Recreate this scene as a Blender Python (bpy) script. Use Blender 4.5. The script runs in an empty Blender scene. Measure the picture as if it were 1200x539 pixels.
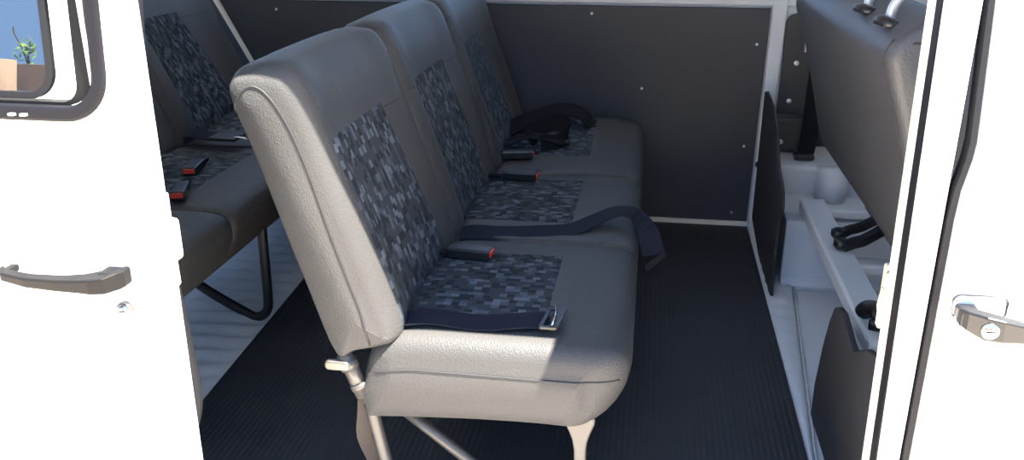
import bpy, bmesh, math, random
from mathutils import Vector, Matrix
from mathutils.bvhtree import BVHTree

SC = bpy.context.scene
COL = SC.collection
random.seed(4)

# ------------------------------------------------------------------ materials
def new_mat(name):
    m = bpy.data.materials.new(name); m.use_nodes = True
    nt = m.node_tree
    return m, nt, nt.nodes['Principled BSDF']

def N(nt, t, **kw):
    n = nt.nodes.new(t)
    for k, v in kw.items(): setattr(n, k, v)
    return n

def math_node(nt, op, a, b=None):
    n = N(nt, 'ShaderNodeMath', operation=op)
    for i, v in enumerate((a, b)):
        if v is None: continue
        if hasattr(v, 'links'): nt.links.new(v, n.inputs[i])
        else: n.inputs[i].default_value = v
    return n.outputs[0]

def simple(name, col, rough=.5, metal=0, bump=0, bscale=200, var=0, vscale=8, spec=.5, coat=0):
    m, nt, b = new_mat(name)
    b.inputs['Base Color'].default_value = (*col, 1)
    b.inputs['Roughness'].default_value = rough
    b.inputs['Metallic'].default_value = metal
    b.inputs['Specular IOR Level'].default_value = spec
    if coat: b.inputs['Coat Weight'].default_value = coat
    tc = N(nt, 'ShaderNodeTexCoord')
    if var:
        no = N(nt, 'ShaderNodeTexNoise'); no.inputs['Scale'].default_value = vscale
        no.inputs['Detail'].default_value = 6
        nt.links.new(tc.outputs['Object'], no.inputs['Vector'])
        mx = N(nt, 'ShaderNodeMix', data_type='RGBA')
        mx.inputs[6].default_value = (*[c*(1-var) for c in col], 1)
        mx.inputs[7].default_value = (*[min(1, c*(1+var)) for c in col], 1)
        nt.links.new(no.outputs['Fac'], mx.inputs[0])
        nt.links.new(mx.outputs[2], b.inputs['Base Color'])
    if bump:
        no = N(nt, 'ShaderNodeTexNoise'); no.inputs['Scale'].default_value = bscale
        no.inputs['Detail'].default_value = 3
        nt.links.new(tc.outputs['Object'], no.inputs['Vector'])
        bp = N(nt, 'ShaderNodeBump'); bp.inputs['Strength'].default_value = bump
        bp.inputs['Distance'].default_value = .002
        nt.links.new(no.outputs['Fac'], bp.inputs['Height'])
        nt.links.new(bp.outputs['Normal'], b.inputs['Normal'])
    return m

def vinyl(name, col, rough=.42, scale=330, strength=.5, spec=.5):
    m, nt, b = new_mat(name)
    tc = N(nt, 'ShaderNodeTexCoord')
    vo = N(nt, 'ShaderNodeTexVoronoi'); vo.inputs['Scale'].default_value = scale
    nt.links.new(tc.outputs['Object'], vo.inputs['Vector'])
    no = N(nt, 'ShaderNodeTexNoise'); no.inputs['Scale'].default_value = 5
    no.inputs['Detail'].default_value = 4
    nt.links.new(tc.outputs['Object'], no.inputs['Vector'])
    bp = N(nt, 'ShaderNodeBump'); bp.inputs['Strength'].default_value = strength
    bp.inputs['Distance'].default_value = .0012
    nt.links.new(vo.outputs['Distance'], bp.inputs['Height'])
    bp2 = N(nt, 'ShaderNodeBump'); bp2.inputs['Strength'].default_value = .25
    bp2.inputs['Distance'].default_value = .012
    nt.links.new(no.outputs['Fac'], bp2.inputs['Height'])
    nt.links.new(bp.outputs['Normal'], bp2.inputs['Normal'])
    nt.links.new(bp2.outputs['Normal'], b.inputs['Normal'])
    mx = N(nt, 'ShaderNodeMix', data_type='RGBA')
    mx.inputs[6].default_value = (*[c*.88 for c in col], 1)
    mx.inputs[7].default_value = (*[c*1.12 for c in col], 1)
    nt.links.new(no.outputs['Fac'], mx.inputs[0])
    nt.links.new(mx.outputs[2], b.inputs['Base Color'])
    b.inputs['Roughness'].default_value = rough
    b.inputs['Specular IOR Level'].default_value = spec
    return m

def mosaic(name, cu=.0118, cv=.0145, gain=1.0):
    """woven seat cloth with a scatter of small grey-blue blocks"""
    m, nt, b = new_mat(name)
    uv = N(nt, 'ShaderNodeUVMap')
    sp = N(nt, 'ShaderNodeSeparateXYZ'); nt.links.new(uv.outputs[0], sp.inputs[0])
    u = math_node(nt, 'DIVIDE', sp.outputs[0], cu)
    v = math_node(nt, 'DIVIDE', sp.outputs[1], cv)
    col = math_node(nt, 'FLOOR', u)
    wn0 = N(nt, 'ShaderNodeTexWhiteNoise', noise_dimensions='1D')
    nt.links.new(col, wn0.inputs['W'])
    half = math_node(nt, 'MULTIPLY', wn0.outputs['Value'], 2.0)
    half = math_node(nt, 'MULTIPLY', math_node(nt, 'FLOOR', half), .5)
    row = math_node(nt, 'FLOOR', math_node(nt, 'ADD', v, half))
    cb = N(nt, 'ShaderNodeCombineXYZ'); nt.links.new(col, cb.inputs[0]); nt.links.new(row, cb.inputs[1])
    nt.links.new(half, cb.inputs[2])
    wn = N(nt, 'ShaderNodeTexWhiteNoise', noise_dimensions='3D'); nt.links.new(cb.outputs[0], wn.inputs['Vector'])
    cl = N(nt, 'ShaderNodeTexNoise'); cl.inputs['Scale'].default_value = .33; cl.inputs['Detail'].default_value = 1
    nt.links.new(cb.outputs[0], cl.inputs['Vector'])
    gate = math_node(nt, 'ADD', wn.outputs['Value'], math_node(nt, 'MULTIPLY', math_node(nt, 'SUBTRACT', cl.outputs['Fac'], .5), .75))
    rp = N(nt, 'ShaderNodeValToRGB'); rp.color_ramp.interpolation = 'CONSTANT'
    nt.links.new(gate, rp.inputs[0])
    base = (.038, .044, .053)
    stops = [(0, (.019, .022, .028)), (.23, base), (.62, (.056, .066, .081)), (.72, base), (.79, (.080, .094, .116)), (.93, (.112, .130, .158))]
    e = rp.color_ramp.elements
    e[0].position, e[0].color = 0, (*[c*gain for c in stops[0][1]], 1)
    e[1].position, e[1].color = stops[1][0], (*[c*gain for c in stops[1][1]], 1)
    for p, c in stops[2:]:
        x = e.new(p); x.color = (*[k*gain for k in c], 1)
    nt.links.new(rp.outputs[0], b.inputs['Base Color'])
    b.inputs['Roughness'].default_value = .9
    b.inputs['Specular IOR Level'].default_value = .2
    wv = N(nt, 'ShaderNodeTexNoise'); wv.inputs['Scale'].default_value = 900
    tc = N(nt, 'ShaderNodeTexCoord'); nt.links.new(tc.outputs['Object'], wv.inputs['Vector'])
    bp = N(nt, 'ShaderNodeBump'); bp.inputs['Strength'].default_value = .35; bp.inputs['Distance'].default_value = .001
    nt.links.new(wv.outputs['Fac'], bp.inputs['Height']); nt.links.new(bp.outputs['Normal'], b.inputs['Normal'])
    return m

def rib_rubber(name):
    """black ribbed rubber sheet, fine ribs running across the van"""
    m, nt, b = new_mat(name)
    tc = N(nt, 'ShaderNodeTexCoord')
    sp = N(nt, 'ShaderNodeSeparateXYZ'); nt.links.new(tc.outputs['Object'], sp.inputs[0])
    s = math_node(nt, 'SINE', math_node(nt, 'MULTIPLY', sp.outputs[0], 2*math.pi/.0125))
    s2 = math_node(nt, 'SINE', math_node(nt, 'MULTIPLY', sp.outputs[1], 2*math.pi/.042))
    s2 = math_node(nt, 'GREATER_THAN', s2, .93)
    h = math_node(nt, 'SUBTRACT', s, math_node(nt, 'MULTIPLY', s2, .9))
    bp = N(nt, 'ShaderNodeBump'); bp.inputs['Strength'].default_value = .22; bp.inputs['Distance'].default_value = .002
    nt.links.new(h, bp.inputs['Height']); nt.links.new(bp.outputs['Normal'], b.inputs['Normal'])
    no = N(nt, 'ShaderNodeTexNoise'); no.inputs['Scale'].default_value = 4; no.inputs['Detail'].default_value = 7
    nt.links.new(tc.outputs['Object'], no.inputs['Vector'])
    rp = N(nt, 'ShaderNodeValToRGB')
    rp.color_ramp.elements[0].color = (.024, .026, .030, 1); rp.color_ramp.elements[0].position = .35
    rp.color_ramp.elements[1].color = (.036, .038, .042, 1); rp.color_ramp.elements[1].position = .75
    nt.links.new(no.outputs['Fac'], rp.inputs[0]); nt.links.new(rp.outputs[0], b.inputs['Base Color'])
    b.inputs['Roughness'].default_value = .6
    b.inputs['Specular IOR Level'].default_value = .3
    return m

def clear_glass(name, tint=(.9, .95, .95), gloss=.08):
    m = bpy.data.materials.new(name); m.use_nodes = True; nt = m.node_tree
    nt.nodes.clear()
    o = N(nt, 'ShaderNodeOutputMaterial'); t = N(nt, 'ShaderNodeBsdfTransparent'); t.inputs[0].default_value = (*tint, 1)
    g = N(nt, 'ShaderNodeBsdfGlossy'); g.inputs['Roughness'].default_value = .01
    mx = N(nt, 'ShaderNodeMixShader'); mx.inputs[0].default_value = gloss
    nt.links.new(t.outputs[0], mx.inputs[1]); nt.links.new(g.outputs[0], mx.inputs[2]); nt.links.new(mx.outputs[0], o.inputs[0])
    return m

M = dict(
    bright=simple('brightened_white_paint', (.80, .82, .84), .32, var=.08, vscale=9),  # lighter copy of the interior white, makes up for low light on the ribs
    liner=simple('grey_headliner', (.30, .30, .31), .9),
    paint=simple('white_body_paint', (.80, .81, .82), .28, coat=.3),
    inner=simple('white_interior_paint', (.60, .63, .66), .38, var=.06, vscale=6),
    worn=simple('worn_white_paint', (.62, .65, .68), .4, var=.14, vscale=14),
    cream=simple('cream_painted_metal', (.80, .76, .66), .4, var=.05),
    striker=simple('aged_cream_metal', (.62, .55, .38), .45, var=.3, vscale=60),
    vinyl=vinyl('grey_grained_vinyl', (.0535, .053, .0525), .46, 330, .5, .22),
    vinyl_black=vinyl('black_vinyl', (.058, .058, .062), .5, 300, .35),
    piping=simple('dark_thread', (.02, .02, .022), .7),
    fabric=mosaic('mosaic_cloth', gain=.9),
    mat=rib_rubber('ribbed_rubber'),
    board=simple('black_hardboard', (.040, .0435, .052), .5, bump=.15, bscale=150, var=.15, vscale=3, spec=.4),
    flap=simple('black_felt_board', (.034, .034, .037), .8, bump=.5, bscale=400, var=.25, vscale=12, spec=.25),
    grain=simple('grained_black_plastic', (.045, .043, .041), .55, bump=.9, bscale=260),
    rubber=simple('black_rubber', (.010, .0105, .013), .65, spec=.2),
    rubber_grey=simple('weathered_rubber', (.0062, .0064, .009), .6, var=.15, vscale=30, spec=.2),
    plastic=simple('black_plastic', (.011, .0112, .012), .35),
    plastic_grey=simple('sun_greyed_plastic', (.007, .0068, .007), .55, spec=.2),
    red=simple('red_plastic', (.55, .035, .02), .4),
    webbing=simple('navy_webbing', (.012, .014, .024), .75, bump=.3, bscale=700, spec=.15),
    webbing_black=simple('black_webbing', (.009, .009, .011), .8, bump=.3, bscale=700, spec=.15),
    webbing_brown=simple('brown_webbing', (.06, .05, .042), .8, bump=.5, bscale=500),
    steel=simple('bare_steel', (.20, .185, .165), .38, .85, var=.2, vscale=40),
    tube=simple('grey_painted_tube', (.085, .08, .075), .35, .35, var=.12, vscale=25),
    tube_black=simple('black_painted_tube', (.014, .014, .016), .4),
    chrome=simple('chrome', (.75, .75, .75), .12, 1),
    post=simple('satin_nickel', (.62, .61, .59), .3, .6),
    screw=simple('zinc_screw', (.7, .7, .7), .3, .6),
    caulk=simple('aged_sealant', (.50, .50, .49), .8, bump=1, bscale=90, var=.35, vscale=40),
    ground=simple('bounce_dirt_paving', (.80, .70, .58), .9, bump=.6, bscale=12, var=.12, vscale=1.5),  # unseen ground, colour lightened to bounce more light onto the seat sides
    plank=simple('weathered_plank', (.17, .115, .075), .85, bump=.6, bscale=60, var=.35, vscale=7),
    log=simple('pale_timber', (.42, .30, .20), .85, bump=.6, bscale=40, var=.25, vscale=9),
    leaf=simple('green_leaf', (.16, .30, .045), .55, var=.3, vscale=20),
    stem=simple('brown_stem', (.10, .075, .05), .8),
    glass=clear_glass('window_glass', (.82, .86, .88)),
    screen=clear_glass('dimming_windscreen', (.22, .24, .25)),  # unseen windscreen; tint added to cut light reaching the backrests
)
def dark_pane():
    m, nt, b = new_mat('tinted_mirror_glass')
    b.inputs['Base Color'].default_value = (.008, .012, .018, 1)
    b.inputs['Roughness'].default_value = .0
    b.inputs['IOR'].default_value = 2.1
    b.inputs['Specular IOR Level'].default_value = .7
    return m
M['pane'] = dark_pane()

# ------------------------------------------------------------------ mesh helpers
def wloc(o):
    p = Vector((0, 0, 0))
    while o is not None:
        p += o.location; o = o.parent
    return p

def mesh_obj(name, verts, faces, mat, parent=None, smooth=False, uvs=None):
    off = wloc(parent) if parent else Vector((0, 0, 0))
    me = bpy.data.meshes.new(name)
    bm = bmesh.new()
    vs = [bm.verts.new(Vector(v) - off) for v in verts]
    layer = bm.loops.layers.uv.new('UVMap') if uvs else None
    for f in faces:
        if len(set(f)) < 3: continue
        try: fc = bm.faces.new([vs[i] for i in f])
        except ValueError: continue
        fc.smooth = smooth
        if uvs:
            for lp, i in zip(fc.loops, f): lp[layer].uv = uvs[i]
    bmesh.ops.remove_doubles(bm, verts=bm.verts, dist=1e-6)
    bmesh.ops.recalc_face_normals(bm, faces=bm.faces)
    bm.to_mesh(me); bm.free()
    me.materials.append(mat)
    o = bpy.data.objects.new(name, me); COL.objects.link(o)
    if parent: o.parent = parent
    return o

def from_bm(name, bm, mat, parent=None, smooth=False):
    off = wloc(parent) if parent else Vector((0, 0, 0))
    for v in bm.verts: v.co -= off
    for f in bm.faces: f.smooth = smooth
    bmesh.ops.recalc_face_normals(bm, faces=bm.faces)
    me = bpy.data.meshes.new(name); bm.to_mesh(me); bm.free()
    me.materials.append(mat)
    o = bpy.data.objects.new(name, me); COL.objects.link(o)
    if parent: o.parent = parent
    return o

def bev(o, w=.004, seg=2):
    md = o.modifiers.new('bevel', 'BEVEL'); md.width = w; md.segments = seg; md.limit_method = 'ANGLE'
    md.angle_limit = math.radians(35); md.harden_normals = False
    return o

def box(name, x0, x1, y0, y1, z0, z1, mat, parent=None, bevel=0):
    v = [(x, y, z) for x in (x0, x1) for y in (y0, y1) for z in (z0, z1)]
    f = [(0, 1, 3, 2), (4, 6, 7, 5), (0, 4, 5, 1), (2, 3, 7, 6), (0, 2, 6, 4), (1, 5, 7, 3)]
    o = mesh_obj(name, v, f, mat, parent)
    return bev(o, bevel) if bevel else o

def hexa(name, bottom, top, mat, parent=None, bevel=0):
    v = list(bottom) + list(top)
    f = [(0, 1, 2, 3), (4, 5, 6, 7)] + [(i, (i+1) % 4, 4+(i+1) % 4, 4+i) for i in range(4)]
    o = mesh_obj(name, v, f, mat, parent)
    return bev(o, bevel) if bevel else o

def prism(name, poly, axis, a0, a1, mat, parent=None, bevel=0, smooth=False):
    """poly: 2-D outline in the two other axes (order x,y,z without the axis), pushed from a0 to a1"""
    def P(p, a):
        if axis == 'x': return (a, p[0], p[1])
        if axis == 'y': return (p[0], a, p[1])
        return (p[0], p[1], a)
    n = len(poly)
    v = [P(p, a0) for p in poly] + [P(p, a1) for p in poly]
    f = [tuple(range(n)), tuple(range(n, 2*n))] + [(i, (i+1) % n, n+(i+1) % n, n+i) for i in range(n)]
    o = mesh_obj(name, v, f, mat, parent, smooth)
    return bev(o, bevel) if bevel else o

def spline(pts, n=8, closed=False):
    pts = [Vector(p) for p in pts]; out = []; L = len(pts)
    rng = range(L if closed else L-1)
    for i in rng:
        if closed: p0, p1, p2, p3 = pts[i-1], pts[i], pts[(i+1) % L], pts[(i+2) % L]
        else:
            p1, p2 = pts[i], pts[i+1]
            p0 = pts[i-1] if i else p1*2-p2
            p3 = pts[i+2] if i+2 < L else p2*2-p1
        for k in range(n):
            t = k/n
            out.append(.5*((2*p1) + (p2-p0)*t + (2*p0-5*p1+4*p2-p3)*t*t + (3*p1-p0-3*p2+p3)*t**3))
    if not closed: out.append(pts[-1])
    return out

def tube(name, pts, r, mat, parent=None, seg=12, closed=False, radii=None, flat=None):
    pts = [Vector(p) for p in pts]; n = len(pts)
    rings = []; prev = None
    for i, p in enumerate(pts):
        if closed: t = (pts[(i+1) % n] - pts[i-1]).normalized()
        else: t = (pts[min(i+1, n-1)] - pts[max(i-1, 0)]).normalized()
        if prev is None:
            a = Vector((0, 0, 1)) if abs(t.z) < .9 else Vector((1, 0, 0))
            prev = (a - t*a.dot(t)).normalized()
        else:
            prev = (prev - t*prev.dot(t)).normalized()
        b = t.cross(prev)
        rr = radii[i] if radii else r
        rings.append([p + (prev*math.cos(2*math.pi*k/seg) + b*math.sin(2*math.pi*k/seg))*rr for k in range(seg)])
    v = [x for R_ in rings for x in R_]; f = []
    m = n if closed else n-1
    for i in range(m):
        j = (i+1) % n
        for k in range(seg):
            f.append((i*seg+k, i*seg+(k+1) % seg, j*seg+(k+1) % seg, j*seg+k))
    if not closed: f += [tuple(range(seg)), tuple(range((n-1)*seg, n*seg))]
    o = mesh_obj(name, v, f, mat, parent, True)
    return o

def ribbon(name, centre, across, w, th, mat, parent=None, widths=None):
    """strap: centre line, a unit vector across it at each point (or one for all)"""
    c = [Vector(p) for p in centre]; n = len(c); v = []; f = []
    ac = across if isinstance(across, list) else [across]*n
    ac = [Vector(a).normalized() for a in ac]
    for i, p in enumerate(c):
        t = (c[min(i+1, n-1)] - c[max(i-1, 0)]).normalized()
        a = (ac[i] - t*ac[i].dot(t)).normalized()
        nn = t.cross(a)
        ww = (widths[i] if widths else w)/2
        v += [p - a*ww - nn*th/2, p + a*ww - nn*th/2, p + a*ww + nn*th/2, p - a*ww + nn*th/2]
    for i in range(n-1):
        for k in range(4):
            f.append((i*4+k, i*4+(k+1) % 4, (i+1)*4+(k+1) % 4, (i+1)*4+k))
    f += [(0, 1, 2, 3), tuple(range((n-1)*4, n*4))]
    return mesh_obj(name, v, f, mat, parent, False)

def rrect(x0, x1, z0, z1, r, seg=6):
    """rounded rectangle; r is one radius or four: (x0,z0) (x1,z0) (x1,z1) (x0,z1)"""
    r = r if isinstance(r, (list, tuple)) else (r,)*4
    out = []
    for (cx, cz, a0, q) in ((x0+r[0], z0+r[0], 180, r[0]), (x1-r[1], z0+r[1], 270, r[1]), (x1-r[2], z1-r[2], 0, r[2]), (x0+r[3], z1-r[3], 90, r[3])):
        for k in range(seg+1):
            a = math.radians(a0+90*k/seg)
            out.append((cx+q*math.cos(a), cz+q*math.sin(a)))
    return out

def plate(name, outer, holes, y_of, thick, mat, parent=None, bevel=0):
    """sheet in the X-Z plane with holes; y_of(x,z) is its outer face, thick its depth"""
    bm = bmesh.new()
    def loop(pts):
        vs = [bm.verts.new((p[0], 0, p[1])) for p in pts]
        return [bm.edges.new((vs[i], vs[(i+1) % len(vs)])) for i in range(len(vs))]
    ed = loop(outer)
    for h in holes: ed += loop(h)
    bmesh.ops.triangle_fill(bm, use_beauty=True, use_dissolve=False, edges=ed)
    ret = bmesh.ops.extrude_face_region(bm, geom=list(bm.faces))
    back = {g for g in ret['geom'] if isinstance(g, bmesh.types.BMVert)}
    for v in bm.verts: v.co.y = y_of(v.co.x, v.co.z) + (thick if v in back else 0)
    o = from_bm(name, bm, mat, parent)
    return bev(o, bevel, 2) if bevel else o

def disc(name, c, normal, r, depth, mat, parent=None, seg=16):
    n = Vector(normal).normalized(); c = Vector(c)
    return tube(name, [c, c+n*depth*.75, c+n*depth], r, mat, parent, seg, radii=[r, r, r*.8])

# ------------------------------------------------------------------ things
def thing(name, label, cat, loc=(0, 0, 0), group=None):
    o = bpy.data.objects.new(name, None); COL.objects.link(o); o.location = loc
    o.empty_display_size = .1
    o['label'] = label; o['category'] = cat
    if group: o['group'] = group
    return o

def tag(o, label, cat, group=None):
    o['label'] = label; o['category'] = cat
    if group: o['group'] = group
    return o

def struct(o):
    o['kind'] = 'structure'; return o

# ------------------------------------------------------------------ upholstery
def pad(name, profile, weights, rows, mat, parent=None, warp=None, bulge=.012, spine=None):
    """closed X-Z outline swept along Y. rows = [(y, inset)]; insets follow the outline's inward normal"""
    prof = [Vector((p[0], p[1])) for p in profile]; n = len(prof)
    cen = sum(prof, Vector((0, 0)))/n
    area = sum(prof[i].x*prof[(i+1) % n].y - prof[(i+1) % n].x*prof[i].y for i in range(n))
    sgn = 1 if area > 0 else -1
    nor = []
    for i in range(n):
        t = (prof[(i+1) % n] - prof[i-1]).normalized()
        nor.append(Vector((-t.y, t.x))*sgn)
    full = []
    y0, i0 = rows[0]; y1, i1 = rows[-1]
    for s, b in ((.06, 1), (.35, .9), (.7, .45)): full.append((y0 - bulge*b, i0, s))
    full += [(y, i, 1) for y, i in rows]
    for s, b in ((.7, .45), (.35, .9), (.06, 1)): full.append((y1 + bulge*b, i1, s))
    v = []; f = []
    for (y, ins, s) in full:
        for i in range(n):
            p = prof[i] + nor[i]*ins*weights[i]
            tg = cen
            if spine:
                a, b = Vector(spine[0]), Vector(spine[1])
                k = max(0, min(1, (p-a).dot(b-a)/(b-a).length_squared)); tg = a + (b-a)*k
            p = tg + (p - tg)*s
            q = Vector((p.x, y, p.y))
            v.append(warp(q) if warp else q)
    m = len(full)
    for j in range(m-1):
        for i in range(n):
            f.append((j*n+i, j*n+(i+1) % n, (j+1)*n+(i+1) % n, (j+1)*n+i))
    f += [tuple(range(n)), tuple(range((m-1)*n, m*n))]
    o = mesh_obj(name, v, f, mat, parent, True)
    bvh = BVHTree.FromPolygons([Vector(q) for q in v], [g for g in f if len(g) == 4])
    return o, bvh

def arc_rows(ya, yb, ra, rb, mids=10, na=6):
    rows = []
    for k in range(na):
        a = math.radians(90*k/na); rows.append((ya + ra*(1-math.cos(math.pi/2-a)) if False else ya + ra*(1-math.cos(a)), ra*(1-math.sin(a))))
    for k in range(mids+1):
        t = k/mids; rows.append((ya+ra + (yb-rb-ya-ra)*t, 0))
    for k in range(na-1, -1, -1):
        a = math.radians(90*k/na); rows.append((yb - rb*(1-math.cos(a)), rb*(1-math.sin(a))))
    return rows

def cast(bvh, p, d):
    h = bvh.ray_cast(Vector(p), Vector(d))
    return h[0]

def drape_patch(name, bvh, origin_fn, direction, nu, nv, lift, mat, parent, uvscale):
    """cloth panel sewn into a pad: grid of points cast onto it; its rim sinks into the surface"""
    d = Vector(direction).normalized(); v = []; uv = []; ok = True
    for j in range(nv+1):
        for i in range(nu+1):
            s, t = i/nu, j/nv
            h = cast(bvh, origin_fn(s, t) - d*.5, d)
            if h is None: h = origin_fn(s, t)
            edge = min(i, nu-i, j, nv-j) == 0
            v.append(h - d*(-.003 if edge else lift))
            uv.append((s*uvscale[0]+uvscale[2], t*uvscale[1]+uvscale[3]))
    f = [(j*(nu+1)+i, j*(nu+1)+i+1, (j+1)*(nu+1)+i+1, (j+1)*(nu+1)+i) for j in range(nv) for i in range(nu)]
    return mesh_obj(name, v, f, mat, parent, True, uv)

BACK = [(-.500, .322), (-.552, .468), (-.604, .641), (-.640, .755), (-.637, .790), (-.612, .806), (-.580, .809), (-.548, .799),
        (-.520, .750), (-.486, .646), (-.453, .553), (-.420, .455), (-.397, .372), (-.402, .345), (-.430, .333), (-.465, .326)]
CUSH = [(-.450, .205), (-.455, .225), (-.459, .258), (-.446, .315), (-.420, .346), (-.36, .356), (-.25, .357), (-.14, .358), (-.06, .357), (-.020, .349),
        (-.002, .326), (-.006, .290), (-.026, .250), (-.050, .226), (-.068, .217), (-.09, .216), (-.14, .217), (-.25, .215), (-.36, .209), (-.43, .204)]
SEATS = [(1.25, 1.73), (1.735, 2.24), (2.245, 2.79)]
INS_B = [((1.272, 1.60), (1.270, 1.655)), ((1.80, 2.105), (1.80, 2.14)), ((2.315, 2.56), (2.33, 2.66))]   # top span, bottom span
INS_C = [(1.30, 1.665), (1.83, 2.19), (2.375, 2.735)]

def front_round(ya, yb, ra, rb):
    """plan rounding of the cushion's front corners + slight crown"""
    def w(p):
        q = p.copy()
        fr = max(0, min(1, (q.x + .30)/.30))
        for (edge, r, s) in ((ya, ra, 1), (yb, rb, -1)):
            d = (q.y - edge)*s
            if r and d < r:
                k = 1 - max(0, d)/r
                q.x -= (1-math.sqrt(max(0, 1-k*k)))*r*fr**2
        if yb > 2.5 and q.z > .28: q.z += .034*max(0, min(1, (q.y-2.33)/.36))**1.5
        if q.z > .3:
            m = (ya+yb)/2; h = (yb-ya)/2
            q.z += .006*(1-((q.y-m)/h)**2)
        return q
    return w

def back_shape(ya, yb, tilt=0):
    m = (ya+yb)/2; h = (yb-ya)/2
    def w(p):
        q = p.copy()
        mid = -.565 + (.646-q.z)*.306
        if q.x > mid:                                   # front side only: soft bolsters, hollow middle
            t = abs(q.y-m)/h
            q.x += .010*math.exp(-((t-.80)/.16)**2) - .006*max(0, 1-t*t)
        k = max(0, (abs(q.y-m)/h-.80)/.20)              # rounded shoulders
        if q.z > .70: q.z -= .013*k*k*(q.z-.70)/.1
        q.x -= tilt*(q.z-.35)
        return q
    return w

def bench(label, loc, rear=False, cushion_labels=None):
    dx, dy, dz = loc
    root = thing('bench_seat', label, 'bench seat', (-.2+dx, 2.0+dy, dz), None)
    root.location = (-.2, 2.0, 0)
    prof_b = [(q.x, q.y) for q in spline([(a, b, 0) for a, b in BACK], 5, True)]
    prof_c = [(q.x, q.y) for q in spline([(a, b, 0) for a, b in CUSH], 5, True)]
    def rim_w(p):
        w = max(.55, min(1, .55+(p[1]-.35)*6))
        f_ = (p[0] - (-.543 + (.646-p[1])*.306))/.055          # +1 on the front face, -1 on the rear
        return w*(.30 + .70*max(0, min(1, (f_+.7)/1.2)))
    wb = [rim_w(p) for p in prof_b]
    wc = [1.0 if p[1] > .33 else max(.12, (p[1]-.23)/.1) for p in prof_c]
    wc = [min(1, max(.10, w)) for w in wc]
    pads = []
    for i, (ya, yb) in enumerate(SEATS):
        ra, rb = (.034 if i == 0 else .02), (.05 if i == 2 else .02)
        o, bv = pad('backrest', prof_b, wb, arc_rows(ya, yb, ra, rb, 14), M['vinyl'], root, back_shape(ya, yb, .10 if rear else 0), .008 if i in (0, 2) else .002, ((-.462, .390), (-.595, .745)))
        pads.append((o, bv))
        (t0, t1), (b0, b1) = INS_B[i]
        zt, zb = .690, .352
        def org(s, t):
            z = zb + (zt-zb)*t
            xx = -.486 + (.646-z)*.306 - (.10*(z-.35) if rear else 0)
            a = b0+(t0-b0)*t; b = b1+(t1-b1)*t
            return Vector((xx, a+(b-a)*s, z))
        drape_patch('fabric_panel', bv, org, (-1, 0, -.25), 16, 26, .0022, M['fabric'], o, (b1-b0, .355, i*.7+.1, i*1.3))
        # seams: rim of the near side and either side of the cloth
        if i == 0:
            sp = []
            for k, p in enumerate(prof_b):
                pass
            n = len(prof_b)
            area = sum(prof_b[k][0]*prof_b[(k+1) % n][1]-prof_b[(k+1) % n][0]*prof_b[k][1] for k in range(n))
            sg = 1 if area > 0 else -1
            ring = []
            for k in range(n):
                t = (Vector(prof_b[(k+1) % n])-Vector(prof_b[k-1])).normalized()
                q = Vector(prof_b[k]) + Vector((-t.y, t.x))*sg*.0335
                ring.append((q.x, ya-.0005, q.y))
            line = [(-.437, .345), (-.446, .40), (-.468, .47), (-.496, .56), (-.522, .65), (-.548, .72), (-.575, .763), (-.602, .775), (-.624, .755), (-.632, .735)]
            pts = []
            for q in spline([(a, 0, b) for a, b in line], 5):
                h = cast(bv, (q.x, .9, q.z), (0, 1, 0))
                if h: pts.append(h + Vector((0, -.0006, 0)))
            tube('piping', pts, .0018, M['piping'], o, 6)
        for side in (0, 1):
            pts = []
            for k in range(25):
                t = k/24; z = .375 + (.80-.375)*t
                y = (ya+.026) if side == 0 else (yb-.026)
                if i == 0 and side == 0: continue
                h = cast(bv, (.2, y, z+.14), (-1, 0, -.25))
                if h: pts.append(h + Vector((-.0006, 0, 0)))
            if len(pts) > 4: tube('piping', pts, .0016, M['piping'], o, 6)
        hl = []
        for k in range(21):
            y = ya+.02 + (yb-ya-.04)*k/20
            h = cast(bv, (.2, y, .695+.15), (-1, 0, -.25))
            if h: hl.append(h + Vector((-.0004, 0, 0)))
        if i == 0: hl = hl[2:]
        tube('piping', hl, .0012, M['piping'], o, 6)
        # cushion
        ra2, rb2 = (.036 if i == 0 else .016), (.045 if i == 2 else .016)
        c, cv = pad('seat_cushion', prof_c, wc, arc_rows(ya, yb, ra2, rb2, 14), M['vinyl'], root,
                    front_round(ya, yb, .055 if i == 0 else .0, .13 if i == 2 else 0), .008 if i in (0, 2) else .002, ((-.40, .28), (-.06, .288)))
        pads.append((c, cv))
        c0, c1 = INS_C[i]
        def orc(s, t):
            return Vector((-.425 + (.285)*t, c0+(c1-c0)*s, .40))
        drape_patch('fabric_panel', cv, orc, (0, 0, -1), 14, 14, .002, M['fabric'], c, (c1-c0, .285, i*.9+2.3, i*.8+5))
        if i == 0:
            pts = []
            for k in range(26):
                x = -.445 + .425*k/25; z = .306 - .016*max(0, (-.36-x)/.085)**1.5
                h = cast(cv, (x, .9, z), (0, 1, 0))
                if h: pts.append(h + Vector((0, -.0006, 0)))
            tube('piping', pts, .0015, M['piping'], c, 6)
    # underframe
    for y in (1.32, 2.70):
        near = y < 2
        tube('frame_rail', [(-.445, y, .205), (-.25, y, .208), (-.07, y, .218)], .011, M['tube'], root)
    tube('frame_rail', [(-.445, 1.29, .205), (-.445, 2.76, .205)], .012, M['tube'], root)
    tube('frame_rail', [(-.075, 1.29, .215), (-.075, 2.76, .215)], .012, M['tube'], root)
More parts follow.
